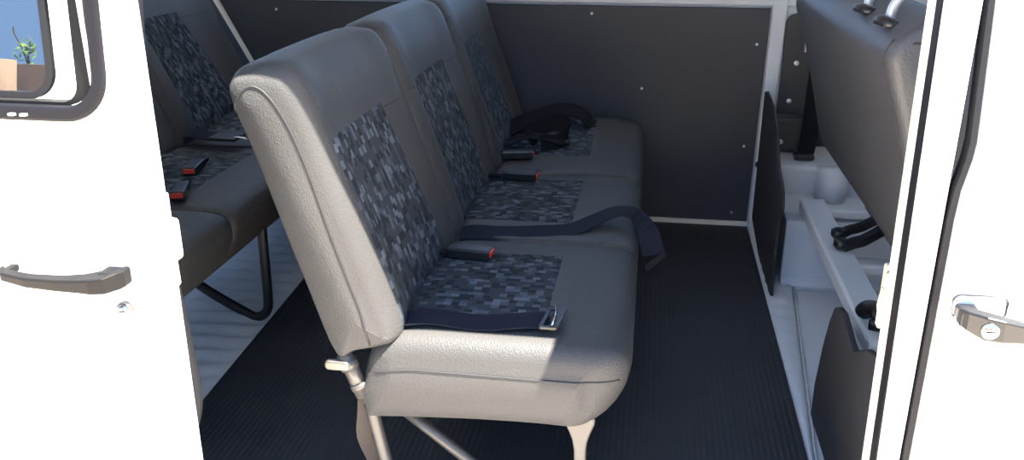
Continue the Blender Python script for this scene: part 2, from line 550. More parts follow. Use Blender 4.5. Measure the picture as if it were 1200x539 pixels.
    if not rear:
        for y in (1.265, 2.72):
            tube('leg', spline([(-.447, y, .222), (-.432, y, .14), (-.405, y, .004)], 6), .0115, M['tube'], root)
            tube('brace', [(-.425, y+.035, .215), (-.30, y+.035, .113), (-.172, y+.035, .006)], .0105, M['tube'], root)
            # pressed front leg: wide at the seat, waisted below
            zz = [.232, .218, .20, .185, .165, .13, .08, .004]
            ww = [.052, .050, .036, .026, .021, .020, .020, .022]
            v = []; f = []
            for z, w in zip(zz, ww):
                xc = -.083 + (.23-z)*.03
                v += [(xc-w/2, y-.004, z), (xc+w/2, y-.004, z), (xc+w/2, y+.014, z), (xc-w/2, y+.014, z)]
            for k in range(len(zz)-1):
                for e in range(4): f.append((k*4+e, k*4+(e+1) % 4, (k+1)*4+(e+1) % 4, (k+1)*4+e))
            f += [(0, 1, 2, 3), tuple(range(len(v)-4, len(v)))]
            bev(mesh_obj('leg', v, f, M['tube'], root), .003)
        # recliner hinge between backrest and cushion
        hg = tube('hinge', [(-.488, 1.262, .318), (-.474, 1.262, .283), (-.457, 1.262, .240)], .0135, M['tube'], root, 14)
        tube('collar', [(-.4835, 1.262, .306), (-.4775, 1.262, .291)], .0165, M['tube'], hg, 14)
        tube('collar', [(-.466, 1.262, .264), (-.462, 1.262, .254)], .0160, M['tube'], hg, 14)
        lv = prism('lever', [(p[0], p[1]) for p in rrect(-.518, -.474, .2935, .3105, .008, 5)], 'y', 1.244, 1.257, M['steel'], hg, .003)
        ribbon('loose_strap', spline([(-.462, 1.288, .245), (-.466, 1.285, .19), (-.470, 1.285, .14), (-.452, 1.288, .08), (-.446, 1.29, .008)], 5),
               (1, .3, 0), .026, .003, M['webbing_brown'], root)
    else:
        for y in (1.45, 2.0):
            pts = [(-.068, y, .24), (-.070, y, .14), (-.072, y, .02), (-.080, y, -.018), (-.105, y, -.036), (-.135, y, -.028),
                   (-.26, y, .045), (-.36, y, .135), (-.43, y, .205)]
            tube('leg', spline(pts, 5), .0125, M['tube_black'], root)
    root.location = (-.2+dx, 2.0+dy, dz)
    return root, pads

mid, mid_pads = bench('grey vinyl three-seat bench with mosaic cloth panels, in the open doorway', (0, 0, 0))
RX, RZ = -.880, .048
rear, rear_pads = bench('shadowed rear bench seat partly hidden behind the sliding door', (RX, -.045, RZ), True)

# ------------------------------------------------------------------ belts and buckles
def top_of(x, y, lift=0):
    best = None
    for k in (1, 3, 5):
        h = cast(mid_pads[k][1], (x, y, .9), (0, 0, -1))
        if h and (best is None or h.z > best): best = h.z
    return (best if best else .357) + lift

def buckle(label, x, y, z, ang, group, pitch=0):
    t = thing('seat_belt_buckle', label, 'seat belt buckle', (x, y, z), group)
    Rm = Matrix.Rotation(ang, 4, 'Z') @ Matrix.Rotation(pitch, 4, 'Y')
    def loc(o):
        for v in o.data.vertices:
            p = Rm @ v.co
            v.co = p
        return o
    loc(box('buckle_body', x-.046, x+.042, y-.0165, y+.0165, z-.010, z+.013, M['plastic'], t, .004))
    loc(box('release_button', x+.0415, x+.0455, y-.0135, y+.0135, z-.001, z+.010, M['red'], t, .0012))
    loc(box('stalk', x-.100, x-.044, y-.010, y+.010, z-.008, z+.001, M['webbing_black'], t, .002))
    return t

G = 'black buckles with red release buttons on the middle bench'
buckle('black belt buckle with red button on the nearest seat of the middle bench', -.335, 1.605, top_of(-.335, 1.605, .013), math.radians(-6), None)
buckle('black belt buckle with red button lying on the centre seat of the middle bench', -.312, 2.145, top_of(-.312, 2.145, .014), math.radians(-4), None)
buckle('black belt buckle with small red button beneath the coiled belt on the far seat', -.352, 2.345, top_of(-.352, 2.345, .014), math.radians(14), None)

# lap belt on the nearest seat
t = thing('seat_belt', 'flat navy lap belt with metal tongue across the nearest seat cushion', 'seat belt', (-.3, 1.3, .36))
cl = []; wd = []
for k in range(22):
    s = k/21; x = -.412 + .268*s; y = 1.316 + .020*s + .004*math.sin(s*7)
    cl.append((x, y, top_of(x, y, .006 + .003*math.sin(s*9))))
ribbon('strap', cl, (-.1, 1, 0), .058, .0022, M['webbing'], t)
xt, yt = -.142, 1.332; zt = top_of(xt, yt, .008)
tg = plate('tongue', rrect(xt-.012, xt+.020, -.040, .040, .005, 4), [rrect(xt-.006, xt+.005, -.032, .032, .002, 3)], lambda x, z: 0, .004, M['plastic'], t)
for v in tg.data.vertices:
    x, y, z = v.co.x+t.location.x, v.co.y+t.location.y, v.co.z+t.location.z
    v.co = Vector((x + .12*z, yt + z, zt + y + .25*(z)*0 + .006)) - t.location
tube('tongue_bar', [(xt-.010, yt+.036, zt+.013), (xt+.006, yt+.034, zt+.014), (xt+.008, yt-.002, zt+.014), (xt+.006, yt-.034, zt+.012)], .0018, M['chrome'], t, 8)

# belt between nearest and centre seat, its end hanging over the front
t = thing('seat_belt', 'dark belt running between two cushions and hanging over the bench front edge', 'seat belt', (-.1, 1.8, .36))
cl = [(-.392, 1.752, .357), (-.36, 1.757, .362), (-.30, 1.764, .360), (-.22, 1.775, .362), (-.15, 1.800, .364), (-.10, 1.840, .376), (-.055, 1.870, .387),
      (-.014, 1.868, .384), (.014, 1.848, .356), (.024, 1.832, .334), (.032, 1.812, .310)]
ac = [(0, 1, .3)]*4 + [(-.1, 1, .2), (-.25, 1, .1), (-.15, 1, .1), (.25, .9, .2), (.6, .6, .35), (.72, .5, .45), (.72, .5, .5)]
cls = spline(cl, 5); acs = [Vector(a) for a in ac]
acf = []
for i in range(len(cls)):
    q = i/5; k = min(int(q), len(acs)-2); fr = q-k
    acf.append(acs[k].lerp(acs[k+1], min(fr, 1)))
ribbon('strap', cls, acf, .050, .0025, M['webbing'], t)
e = Vector((.035, 1.806, .303)); a_ = Vector((.72, .5, .5)).normalized(); d_ = Vector((.3, -.55, -.78)).normalized(); n_ = a_.cross(d_).normalized()
hexa('tongue', [e + a_*.031*p - d_*.004*1 + n_*q for p, q in ((-1, -.003), (1, -.003), (1, .003), (-1, .003))],
     [e + a_*.031*p + d_*.014 + n_*q for p, q in ((-1, -.003), (1, -.003), (1, .003), (-1, .003))], M['plastic_grey'], t, .002)

# coiled belt on the far seat
t = thing('seat_belt', 'black coiled belt heaped on the far seat against the dark panel', 'seat belt', (-.3, 2.5, .37))
z0 = .378
ribbon('strap', spline([(-.420, 2.550, z0+.010), (-.37, 2.590, z0+.035), (-.31, 2.610, z0+.055), (-.25, 2.630, z0+.065), (-.195, 2.640, z0+.050), (-.165, 2.630, z0+.018)], 6),
       (0, .85, .5), .055, .003, M['webbing_black'], t)
ribbon('strap', spline([(-.335, 2.450, z0+.012), (-.305, 2.490, z0+.040), (-.265, 2.520, z0+.052), (-.225, 2.510, z0+.035), (-.24, 2.450, z0+.012), (-.295, 2.420, z0+.010)], 6),
       (.1, .4, .9), .050, .003, M['webbing_black'], t)
ribbon('strap', spline([(-.40, 2.420, z0+.006), (-.345, 2.450, z0+.022), (-.29, 2.440, z0+.026), (-.23, 2.440, z0+.012)], 6), (0, 1, .15), .046, .003, M['webbing_black'], t)
box('tongue', -.275, -.215, 2.455, 2.485, z0+.002, z0+.012, M['plastic'], t, .003)

# rear bench belts
buckle('red-topped belt buckle lying on the shadowed rear bench cushion', -1.100, 1.935, .357+RZ+.016, math.radians(-78), None)
buckle('belt buckle at the edge of the sliding door on the rear bench', -1.040, 1.755, .357+RZ+.016, math.radians(-70), None)
t = thing('seat_belt', 'belt with flat glossy tongue lying at the back of the rear bench', 'seat belt', (-1.13, 2.18, .36+RZ))
z1 = .362+RZ
ribbon('strap', spline([(-1.30, 2.26, z1+.006), (-1.25, 2.22, z1+.022), (-1.20, 2.19, z1+.026), (-1.155, 2.18, z1+.026)], 6), (.3, 1, .2), .05, .003, M['webbing'], t)
box('tongue', -1.170, -1.090, 2.145, 2.215, z1+.022, z1+.032, M['plastic'], t, .004)
tube('tongue_bar', [(-1.10, 2.155, z1+.034), (-1.075, 2.17, z1+.028), (-1.06, 2.17, z1+.020)], .0022, M['chrome'], t, 8)

# ------------------------------------------------------------------ van shell
WY = 2.87           # far wall
def shell():
    # floor with corrugations outside the mat
    v = []; f = []; nx = 150; x0, x1 = -2.0, 1.45
    # corrugated at the rear part: ridges across
    o = box('floor', x0, x1, 1.13, WY, -.03, 0, M['inner']); struct(o)
    ny = 90; nu = 70
    v = []; f = []
    for j in range(ny+1):
        y = 1.14 + (WY-1.14)*j/ny
        for i in range(nu+1):
            x = -1.99 + (1.075)*i/nu
            d = (y*.94 - (x+.9)*.30)
            h = max(0, math.sin(2*math.pi*d/.064))**.7 if math.sin(2*math.pi*d/.064) > 0 else 0
            rise = max(0, (-.97-x))*.12
            h *= max(.62, min(1, (-.985-x+.01)/.05))
            v.append((x, y, .002 + .016*h + rise))
    for j in range(ny):
        for i in range(nu):
            f.append((j*(nu+1)+i, j*(nu+1)+i+1, (j+1)*(nu+1)+i+1, (j+1)*(nu+1)+i))
    n0 = len(v)
    struct(mesh_obj('trim_1', v, f, M['bright'], None, True))
    # far wall: inner skin, rail, sill, header, window
    w = plate('wall_far', [(-2.0, -.02), (1.45, -.02), (1.45, 1.42), (-2.0, 1.42)],
              [rrect(-1.85, -1.05, .80, 1.30, .07), rrect(-.95, .30, .80, 1.30, .07), rrect(.50, 1.30, .80, 1.30, .07)], lambda x, z: WY, .05, M['inner'])
    struct(w)
    struct(box('trim_2', -2.0, 1.45, WY-.022, WY+.002, .737, .785, M['inner'], None, .006))
    for i, (a, b) in enumerate(((-1.87, -1.03), (-.97, .32), (.48, 1.32))):
        struct(box('window_%d' % (i+1), a, b, WY+.02, WY+.025, .78, 1.32, M['glass']))
    # roof
    struct(box('ceiling', -2.0, 1.45, 1.220, WY+.05, 1.40, 1.44, M['liner']))
    hdr = hexa('trim_3', [(-2.0, 1.220, 1.25), (1.45, 1.220, 1.25), (1.45, 1.26, 1.25), (-2.0, 1.26, 1.25)],
               [(-2.0, 1.22, 1.44), (1.45, 1.22, 1.44), (1.45, 1.26, 1.44), (-2.0, 1.26, 1.44)], M['paint'], None, .008)
    struct(hdr)
    # rear and front ends
    struct(plate('wall_rear', [(1.06, -.1), (WY+.05, -.1), (WY+.05, 1.42), (1.06, 1.42)], [rrect(1.25, WY-.13, .62, 1.30, .08)], lambda x, z: 0, .04, M['inner']))
    o = bpy.data.objects['wall_rear']
    for q in o.data.vertices: q.co = Vector((-2.04+q.co.y, q.co.x, q.co.z))
    struct(box('window_5', -2.02, -2.015, 1.23, WY-.11, .60, 1.32, M['glass']))
    struct(box('window_6', -1.93, -.97, 1.115, 1.12, .78, 1.18, M['glass']))
    struct(plate('wall_front', [(1.10, -.02), (WY, -.02), (WY, 1.42), (1.10, 1.42)], [rrect(1.22, WY-.10, .80, 1.34, .08)], lambda x, z: 0, .04, M['inner']))
    o = bpy.data.objects['wall_front']
    for q in o.data.vertices: q.co = Vector((1.45+q.co.y, q.co.x, q.co.z))
    struct(box('window_4', 1.465, 1.47, 1.20, WY-.08, .78, 1.36, M['screen']))
    # near rear quarter panel of the body, behind the slid-back door
    lean = lambda z: 1.065 + max(0, z-.72)*.30
    struct(plate('wall_near', [(-2.04, -.42), (-.71, -.42), (-.71, .72), (-.735, 1.25), (-2.04, 1.25), (-2.04, .72)], [rrect(-1.90, -1.0, .80, 1.16, .06)], lambda x, z: lean(z), .05, M['paint']))
    # rubber seal round the rear edge of the doorway
    pts = spline([(-.72, 1.215, 1.20), (-.700, 1.11, .76), (-.688, 1.09, .60), (-.674, 1.085, .48), (-.669, 1.085, .40), (-.666, 1.085, .34), (-.672, 1.085, .29), (-.70, 1.085, .24), (-.76, 1.085, .20)], 5)
    struct(tube('trim_4', pts, .012, M['rubber'], None, 8))
    # sill
    struct(box('trim_5', -.71, .34, 1.06, 1.15, -.42, -.004, M['paint'], None, .01))
    # ground
    struct(box('ground', -30, 30, -30, 40, -.62, -.57, M['ground']))
shell()

# slanting cream strip on the far wall behind the rear bench
struct(hexa('trim_6', [(-1.320, WY-.018, .44), (-1.305, WY-.018, .44), (-1.305, WY-.001, .44), (-1.320, WY-.001, .44)],
            [(-1.535, WY-.030, .86), (-1.520, WY-.030, .86), (-1.520, WY-.001, .86), (-1.535, WY-.001, .86)], M['cream']))

# floor mat
v = [(-.945, 1.14, .013), (-.945, WY-.012, .013), (.345, WY-.012, .013), (.345, 1.14, .013)]
mt = mesh_obj('floor_mat', [(x, y, z) for z in (.0135, .0165) for (x, y) in ((-.905, 1.14), (-.930, 1.6), (-.985, WY-.012), (.354, WY-.012), (.350, 1.6), (.347, 1.14))],
              [(0, 1, 2, 3, 4, 5), (6, 7, 8, 9, 10, 11)] + [(i, (i+1) % 6, 6+(i+1) % 6, 6+i) for i in range(6)], M['mat'])
tag(mt, 'black ribbed rubber mat covering the van floor under the middle bench', 'floor mat')

# far side hardboard panel
t = thing('wall_panel', 'large black hardboard panel lining the far side wall behind the bench', 'wall panel', (-.5, WY-.012, .03))
p = plate('panel_board', [(-1.32, .014), (.352, .014), (.362, .730), (-1.50, .730)], [], lambda x, z: WY-.012, .010, M['board'], t, .002)
for (x, z) in ((.33, .62), (-.02, .47), (.32, .29), (-.19, .705), (.30, .06), (-.75, .705), (-1.25, .70)):
    disc('screw', (x, WY-.012, z), (0, -1, 0), .0045, .003, M['screw'], t, 10)
struct(box('baseboard_far', .02, .355, WY-.024, WY-.010, .002, .030, M['cream']))

# white pillar between panel and cab (far side)
pl = hexa('trim_7', [(.356, WY-.028, 0), (.388, WY-.028, 0), (.388, WY, 0), (.356, WY, 0)],
          [(.366, WY-.028, .80), (.412, WY-.028, .80), (.412, WY, .80), (.366, WY, .80)], M['inner'], None, .005)
struct(pl)
disc('drain_hole', (.371, WY-.028, .235), (0, -1, 0), .012, .002, M['rubber'], pl, 14)
for z in (.06, .12, .33, .45): disc('rivet', (.366+.012*z, WY-.028, z), (0, -1, 0), .003, .002, M['caulk'], pl, 8)

# ------------------------------------------------------------------ step between cargo floor and cab
# pale strip with small ridges beside the mat
v = []; f = []; n = 120
for j in range(n+1):
    y = 1.15 + (WY-.03-1.15)*j/n
    h = .006*abs(math.sin(math.pi*y/.075))
    xr = .352 + (y-1.4)*.088
    xr = min(xr, .445)
    for x, z in ((.350, .004), (.357, .008+h), (xr-.005, .010+h*.6), (xr, .006)): v.append((x, y, z))
for j in range(n):
    for i in range(3): f.append((j*4+i, j*4+i+1, (j+1)*4+i+1, (j+1)*4+i))
struct(mesh_obj('trim_8', v, f, M['worn'], None, True))
struct(tube('trim_9', [(.357+(y-1.4)*.088, y, .006+.002*math.sin(y*50)) for y in [1.45+.02*k for k in range(52)]], (.003), M['caulk'], None, 8))

# far (driver side) pedestal: stepped white sheet metal
prof = [(2.395, 0), (2.372, .002), (2.388, .008), (2.398, .030), (2.402, .20), (2.62, .205), (2.625, .285), (2.635, .295), (WY-.005, .300), (WY-.005, 0)]
struct(prism('trim_10', prof, 'x', .405, .98, M['inner'], None, .006))
struct(tube('trim_11', [(.555, 2.60, .20), (.555, 2.605, .30)], .045, M['inner'], None, 20))
# near pedestal (mostly hidden by the felt board)
struct(prism('trim_12', [(1.16, 0), (1.66, 0), (1.66, .19), (1.16, .19)], 'x', .405, .98, M['inner'], None, .008))

# bulkhead boards
t1 = prism('bulkhead_panel', [(WY-.03, .05), (WY-.03, .475), (2.80, .485), (2.63, .475), (2.50, .43), (2.40, .35), (2.33, .335), (2.285, .315), (2.262, .28), (2.30, .24), (2.31, .16), (2.30, .06), (2.29, .015), (2.36, .004), (2.6, .01)],
           'x', .366, .374, M['flap'], None, .002)
tag(t1, 'black board flap on edge beside the far white pillar', 'bulkhead panel')
t2 = prism('bulkhead_panel', [(1.14, .004), (1.705, .004), (1.708, .08), (1.682, .186), (1.655, .255), (1.630, .295), (1.605, .308), (1.564, .315), (1.48, .298), (1.45, .296), (1.373, .340), (1.25, .38), (1.14, .38)],
           'x', .384, .396, M['flap'], None, .003)
tag(t2, 'dark felt-covered board standing at lower right beside the open door pillar', 'bulkhead panel')

# ------------------------------------------------------------------ front bench seat
def front_seat():
    t = thing('front_seat', 'black vinyl front passenger bench seen from behind, with headrest posts', 'front seat', (.5, 1.9, .2))
    y0, y1 = 1.385, 2.39
    prof = [(.452, .470), (.428, .56), (.392, .70), (.362, .79), (.356, .825), (.372, .852), (.405, .874), (.440, .880), (.466, .868), (.482, .83), (.535, .68), (.580, .52), (.590, .455), (.565, .425), (.51, .425), (.468, .437)]
    pf = [(q.x, q.y) for q in spline([(a, b, 0) for a, b in prof], 5, True)]
    def warp(p):
        q = p.copy()
        # far shoulder slopes away, slight hollow between the two places
        k = max(0, (q.y-2.25)/.14)
        if q.z > .6: q.z -= .05*k*k*(q.z-.6)/.28
        m = (q.y-1.86)/.53
        if q.x < .45+(.47-q.z)*.0: q.x -= .008*math.cos(m*math.pi/2)
        return q
    o, bv = pad('backrest', pf, [1]*len(pf), arc_rows(y0, y1, .022, .06, 18), M['vinyl_black'], t, warp, .006)
    # seam along the rear near edge
    pts = []
    for k in range(22):
        z = .845 - .37*k/21
        h = cast(bv, (-.2, y0+.024, z), (1, 0, 0))
        if h: pts.append(h + Vector((-.0006, 0, 0)))
    tube('piping', pts, .0022, M['piping'], o, 6)
    # horizontal seam across the near end
    pts = []
    for k in range(14):
        h = cast(bv, (.385+.085*k/13, 1.0, .842), (0, 1, 0))
        if h: pts.append(h + Vector((0, -.0006, 0)))
    if len(pts) > 3: tube('piping', pts, .0018, M['piping'], o, 6)
    pts = []
    for k in range(16):
        y = 2.30 - .30*k/15
        h = cast(bv, (.385+.0*k, y, 1.3), (0, 0, -1))
        if h: pts.append(h + Vector((0, 0, .0004)))
    tube('piping', pts, .0016, M['piping'], o, 6)
    # cushion in front of the backrest
    cp = [(.60, .26), (.60, .36), (.64, .40), (.80, .405), (.98, .41), (1.04, .39), (1.05, .33), (1.02, .27), (.85, .25), (.7, .25)]
    cf = [(q.x, q.y) for q in spline([(a, b, 0) for a, b in cp], 4, True)]
    pad('seat_cushion', cf, [1]*len(cf), arc_rows(y0, y1, .03, .03, 8), M['vinyl_black'], t)
    # headrests on bent posts
    for (ys) in ((1.43, 1.62), (2.02, 2.21)):
        pass
    for yc in (1.50, 1.66, 2.06, 2.22):
        h = cast(bv, (.378, yc, 1.4), (0, 0, -1)); zb = h.z if h else .88
        pts = spline([(0.376, yc, zb-.03), (0.376, yc, zb+.012), (0.384, yc, zb+.035), (0.398, yc, zb+.055), (0.418, yc, zb+.068), (0.435, yc, zb+.085), (0.442, yc, zb+.13)], 6)
        tube('headrest_post', pts, .0085, M['post'], t, 14)
        cup = tube('post_socket', [(0.376, yc, zb-.006), (0.377, yc, zb+.003), (0.378, yc, zb+.006)], .022, M['plastic'], t, 18, radii=[.026, .024, .014])
        for vtx in cup.data.vertices: vtx.co.y = (vtx.co.y + t.location.y - yc)*1.35 + yc - t.location.y
    hp = [(.420, 1.00), (.412, 1.06), (.425, 1.13), (.46, 1.15), (.495, 1.13), (.505, 1.06), (.495, 1.00), (.46, .985)]
    hf = [(q.x, q.y) for q in spline([(a, b, 0) for a, b in hp], 4, True)]
    for (a, b) in ((1.44, 1.72), (2.00, 2.28)):
        pad('headrest', hf, [1]*len(hf), arc_rows(a, b, .03, .03, 6), M['vinyl_black'], t)
    # white angle-iron base frame running across the van
    L = [(.446, .212), (.446, .240), (.452, .246), (.512, .246), (.512, .240), (.455, .240), (.455, .212)]
    fr = prism('seat_frame', L, 'y', 1.60, 2.47, M['inner'], t, .0015)
    # closing lip at the near end
    hexa('end_lip', [(.450, 1.600, .196), (.512, 1.600, .232), (.512, 1.610, .232), (.450, 1.610, .196)],
         [(.446, 1.585, .243), (.514, 1.585, .243), (.514, 1.600, .246), (.446, 1.600, .246)], M['inner'], fr, .002)
    box('cross_member', .51, .80, 2.02, 2.075, .205, .232, M['inner'], fr, .008)
    box('cross_member', .51, .80, 2.415, 2.47, .206, .232, M['inner'], fr, .008)
    box('upright', .60, .62, 1.40, 1.44, .19, .44, M['tube_black'], fr, .004)
    # black hinge levers clamped on the frame
    a = ribbon('hinge_lever', spline([(.485, 2.075, .254), (.515, 2.085, .262), (.545, 2.10, .268), (.60, 2.12, .30), (.64, 2.14, .34)], 5), (0, 1, 0), .030, .018, M['plastic'], t)
    a2 = ribbon('hinge_lever', spline([(.485, 2.125, .262), (.510, 2.135, .276), (.545, 2.145, .285), (.60, 2.15, .32)], 5), (0, 1, 0), .022, .018, M['plastic'], t)
    for pp in ((.484, 2.075, .262), (.486, 2.125, .270)):
        tube('knob', [(pp[0], pp[1], pp[2]-.012), (pp[0], pp[1], pp[2]-.004), (pp[0], pp[1], pp[2]+.008), (pp[0], pp[1], pp[2]+.013)], .018, M['plastic'], t, 14, radii=[.013, .019, .019, .012])
    b = tube('hinge_lever', spline([(0.470, 1.675, .262), (0.497, 1.660, .264), (0.522, 1.645, .280), (0.542, 1.625, .33), (0.552, 1.605, .42)], 5), .018, M['plastic'], t, 10)
    tube('knob', spline([(0.458, 1.705, .254), (0.464, 1.695, .268), (0.480, 1.675, .274), (0.497, 1.665, .266)], 4), .017, M['plastic'], t, 12)
    tube('knob', spline([(0.460, 1.650, .254), (0.482, 1.640, .256), (0.517, 1.625, .258)], 4), .013, M['plastic'], t, 12)
    return t
front_seat()

# ------------------------------------------------------------------ driver side bits seen past the seat
dc = thing('door_trim_panel', 'grained black trim panel with two bright screws beyond the front seat', 'trim panel', (.5, WY-.02, .3))
plate('panel_board', rrect(.412, 1.35, .30, .715, .03), [], lambda x, z: WY-.016, .012, M['grain'], dc, .003)
for (x, z) in ((.455, .565), (.445, .445)): disc('screw', (x, WY-.016, z), (0, -1, 0), .008, .004, M['screw'], dc, 12)
plate('bright_gap_strip', [(.47, .72), (.475, .60), (.48, .60), (.478, .72)], [], lambda x, z: WY-.020, .01, M['inner'], dc)  # white strip painted in for the bright gap beyond the seat
for k in range(6): box('vent_slat', .53, .62, WY-.026, WY-.016, .375+.017*k, .381+.017*k, M['plastic_grey'], dc)
rt = thing('belt_retractor', 'black boxy belt reel with one screw beside the far bulkhead flap', 'belt reel', (.43, 2.78, .3))
box('reel_housing', .395, .478, 2.76, 2.83, .302, .412, M['grain'], rt, .012)
disc('screw', (.418, 2.76, .335), (0, -1, 0), .008, .004, M['screw'], rt, 12)
sb = thing('seat_belt', 'black driver belt hanging down to the white floor behind the front seat', 'seat belt', (.5, 2.7, .3))
ribbon('strap', spline([(.515, 2.80, .62), (.508, 2.78, .52), (.50, 2.74, .42), (.495, 2.72, .36), (.487, 2.70, .318)], 6), (.75, -.65, 0), .055, .004, M['webbing_black'], sb)
box('anchor', .452, .512, 2.675, 2.72, .301, .318, M['plastic'], sb, .005)

# ------------------------------------------------------------------ doorway pillar (near side, front edge of the opening)
def lean_y(z): return max(0, z-.95)*.42
def pillar(name, xb, xt, y0, y1, mat, zb=-.42, zt=1.25):
    """xb/xt: left,right X at z=.32 and z=.935"""
    def X(k, z): return xb[k] + (xt[k]-xb[k])*(z-.32)/.615
    zs = [zb, .32, .95, zt]; v = []; f = []
    for z in zs:
        d = lean_y(z)
        zx = min(z, 1.0)
        v += [(X(0, zx), y0+d, z), (X(1, zx), y0+d, z), (X(1, zx), y1+d, z), (X(0, zx), y1+d, z)]
    for k in range(len(zs)-1):
        for e in range(4): f.append((k*4+e, k*4+(e+1) % 4, (k+1)*4+(e+1) % 4, (k+1)*4+e))
    f += [(0, 1, 2, 3), tuple(range(len(v)-4, len(v)))]
    return mesh_obj(name, v, f, mat)
cor = [(.335, 1.255), (.165, 1.255)] + [(.165+.155*math.sin(math.radians(a)), 1.07+.175*math.cos(math.radians(a))) for a in range(0, 91, 10)] + [(.335, 1.07)]
struct(prism('shade_corner', cor, 'y', 1.150, 1.250, M['paint']))  # unseen rounded corner of the opening, added to shade the cushion's front corner
struct(bev(pillar('trim_13', (.331, .349), (.320, .334), 1.100, 1.125, M['cream']), .002))
struct(bev(pillar('trim_14', (.333, .350), (.3215, .336), 1.070, 1.099, M['rubber_grey']), .004))
struct(pillar('trim_15', (.3385, .356), (.327, .346), 1.045, 1.069, M['rubber']))
struct(bev(pillar('trim_16', (.3275, .3440), (.3140, .3430), 1.010, 1.044, M['paint']), .004))
struct(plate('trim_17', [(.3465, -.40), (.3530, -.40), (.3525, .70), (.3540, .735), (.3600, .77), (.3620, .79), (.3585, .95), (.362, 1.15), (.355, 1.15), (.3525, .95), (.3555, .79), (.3535, .77), (.3475, .735), (.3460, .70)],
             [], lambda x, z: 1.0035 + max(0, z-.76)*.10, .02, M['rubber']))
st = thing('door_striker', 'worn cream striker plate screwed to the inner edge of the door pillar', 'striker plate', (.32, 1.12, .55))
prism('striker_plate', rrect(.3225, .333, .500, .592, .003, 4), 'y', 1.122, 1.135, M['striker'], st, .002)
tube('striker_pin', [(.324, 1.124, .52), (.321, 1.123, .535), (.323, 1.123, .56)], .003, M['striker'], st, 10)
disc('screw', (.3275, 1.122, .582), (0, -1, 0), .004, .003, M['steel'], st, 10)

# ------------------------------------------------------------------ sliding door, slid back
def sliding_door():
    t = thing('sliding_door', 'white sliding door pushed back, with rubber-framed window and black handle', 'sliding door', (-1.0, .96, -.4))
    Y = lambda x, z: .95 + max(0, z-.70)*.10
    outer = [(-1.75, -.42), (-.612, -.42), (-.610, .20), (-.608, .72), (-.622, .95), (-.65, 1.14), (-.69, 1.18), (-1.75, 1.18)]
    hole = rrect(-1.60, -.664, .805, 1.10, .045, 8)
    plate('door_skin', outer, [hole], Y, .045, M['paint'], t, .006)
    # rubber window frame: outer band, inner lip
    plate('window_rubber', rrect(-1.635, -.646, .786, 1.125, .058, 10), [rrect(-1.60, -.6635, .805, 1.10, .040, 8)], lambda x, z: Y(x, z)-.007, .014, M['rubber_grey'], t, .004)
    # aluminium channel and second dark lip to the right of the opening
    plate('window_channel', rrect(-1.606, -.6705, .803, 1.106, .036, 8), [rrect(-1.59, -.690, .8085, 1.09, .022, 8)], lambda x, z: Y(x, z)+.004, .014, M['plastic_grey'], t)
    box('channel_edge', -.671, -.6645, .966, .978, .825, 1.08, M['screw'], t)
    for k in (0, 1): box('drain_slot', -.776+.016*k, -.768+.016*k, .9475, .953, .793, .796, M['screw'], t)
    # sliding pane
    pn = plate('window_pane', rrect(-1.58, -.727, .818, 1.09, .030, 8), [], lambda x, z: Y(x, z)+.006, .004, M['pane'], t); pn['label'] = 'dark reflecting sliding window pane'
    plate('pane_edge', rrect(-1.585, -.7205, .811, 1.093, .034, 8), [rrect(-1.575, -.7295, .820, 1.086, .027, 8)], lambda x, z: Y(x, z)+.004, .008, M['rubber'], pn, .001)
    # recessed grip cup, handle and lock
    hz = .584
    plate('handle_cup', rrect(-.80, -.705, hz, hz+.034, .012, 5), [], lambda x, z: .9497, .004, M['paint'], t)
    sec = [(-.5, -.5), (.5, -.5), (.5, .5), (-.5, .5)]
    #      x      y     z      depth height
    st = [(-.822, .936, hz+.006, .010, .010), (-.812, .927, hz+.002, .016, .012), (-.775, .922, hz-.001, .018, .014), (-.73, .920, hz-.001, .020, .016),
          (-.700, .922, hz+.000, .026, .018), (-.682, .925, hz+.001, .034, .021), (-.664, .929, hz+.002, .036, .022), (-.652, .938, hz+.004, .026, .024), (-.646, .942, hz+.005, .016, .022)]
    v = []; f = []
    for (x, y, z, dd, h) in st:
        for (a, b) in sec: v.append((x, y + a*dd, z + b*h))
    for k in range(len(st)-1):
        for e in range(4): f.append((k*4+e, k*4+(e+1) % 4, (k+1)*4+(e+1) % 4, (k+1)*4+e))
    f += [(0, 1, 2, 3), tuple(range(len(v)-4, len(v)))]
    h = mesh_obj('handle', v, f, M['plastic_grey'], t); bev(h, .003, 3)
    box('handle_mount', -.680, -.654, .925, .953, hz-.006, hz+.014, M['plastic_grey'], t, .004)
    box('handle_mount', -.820, -.808, .930, .953, hz-.002, hz+.008, M['plastic_grey'], t, .003)
    lk = tube('lock', [(-.664, .952, .537), (-.664, .9455, .537), (-.664, .9435, .537)], .0105, M['steel'], t, 20, radii=[.0115, .0115, .0095])
    tube('lock_face', [(-.664, .9445, .537), (-.664, .942, .537)], .0085, M['chrome'], lk, 20)
    box('keyhole', -.668, -.660, .9412, .9425, .5362, .5378, M['rubber'], lk)
    # latch claw on the leading edge
    lt = box('latch', -.609, -.602, .950, .990, .560, .690, M['cream'], t, .003)
    prism('latch_claw', [(p[0], p[1]) for p in rrect(-.612, -.594, .598, .655, .006, 4)], 'y', .972, .992, M['cream'], lt, .003)
    tube('latch_pin', [(-.602, .972, .610), (-.592, .970, .616), (-.591, .970, .634)], .006, M['screw'], lt, 10)
    return t
sliding_door()

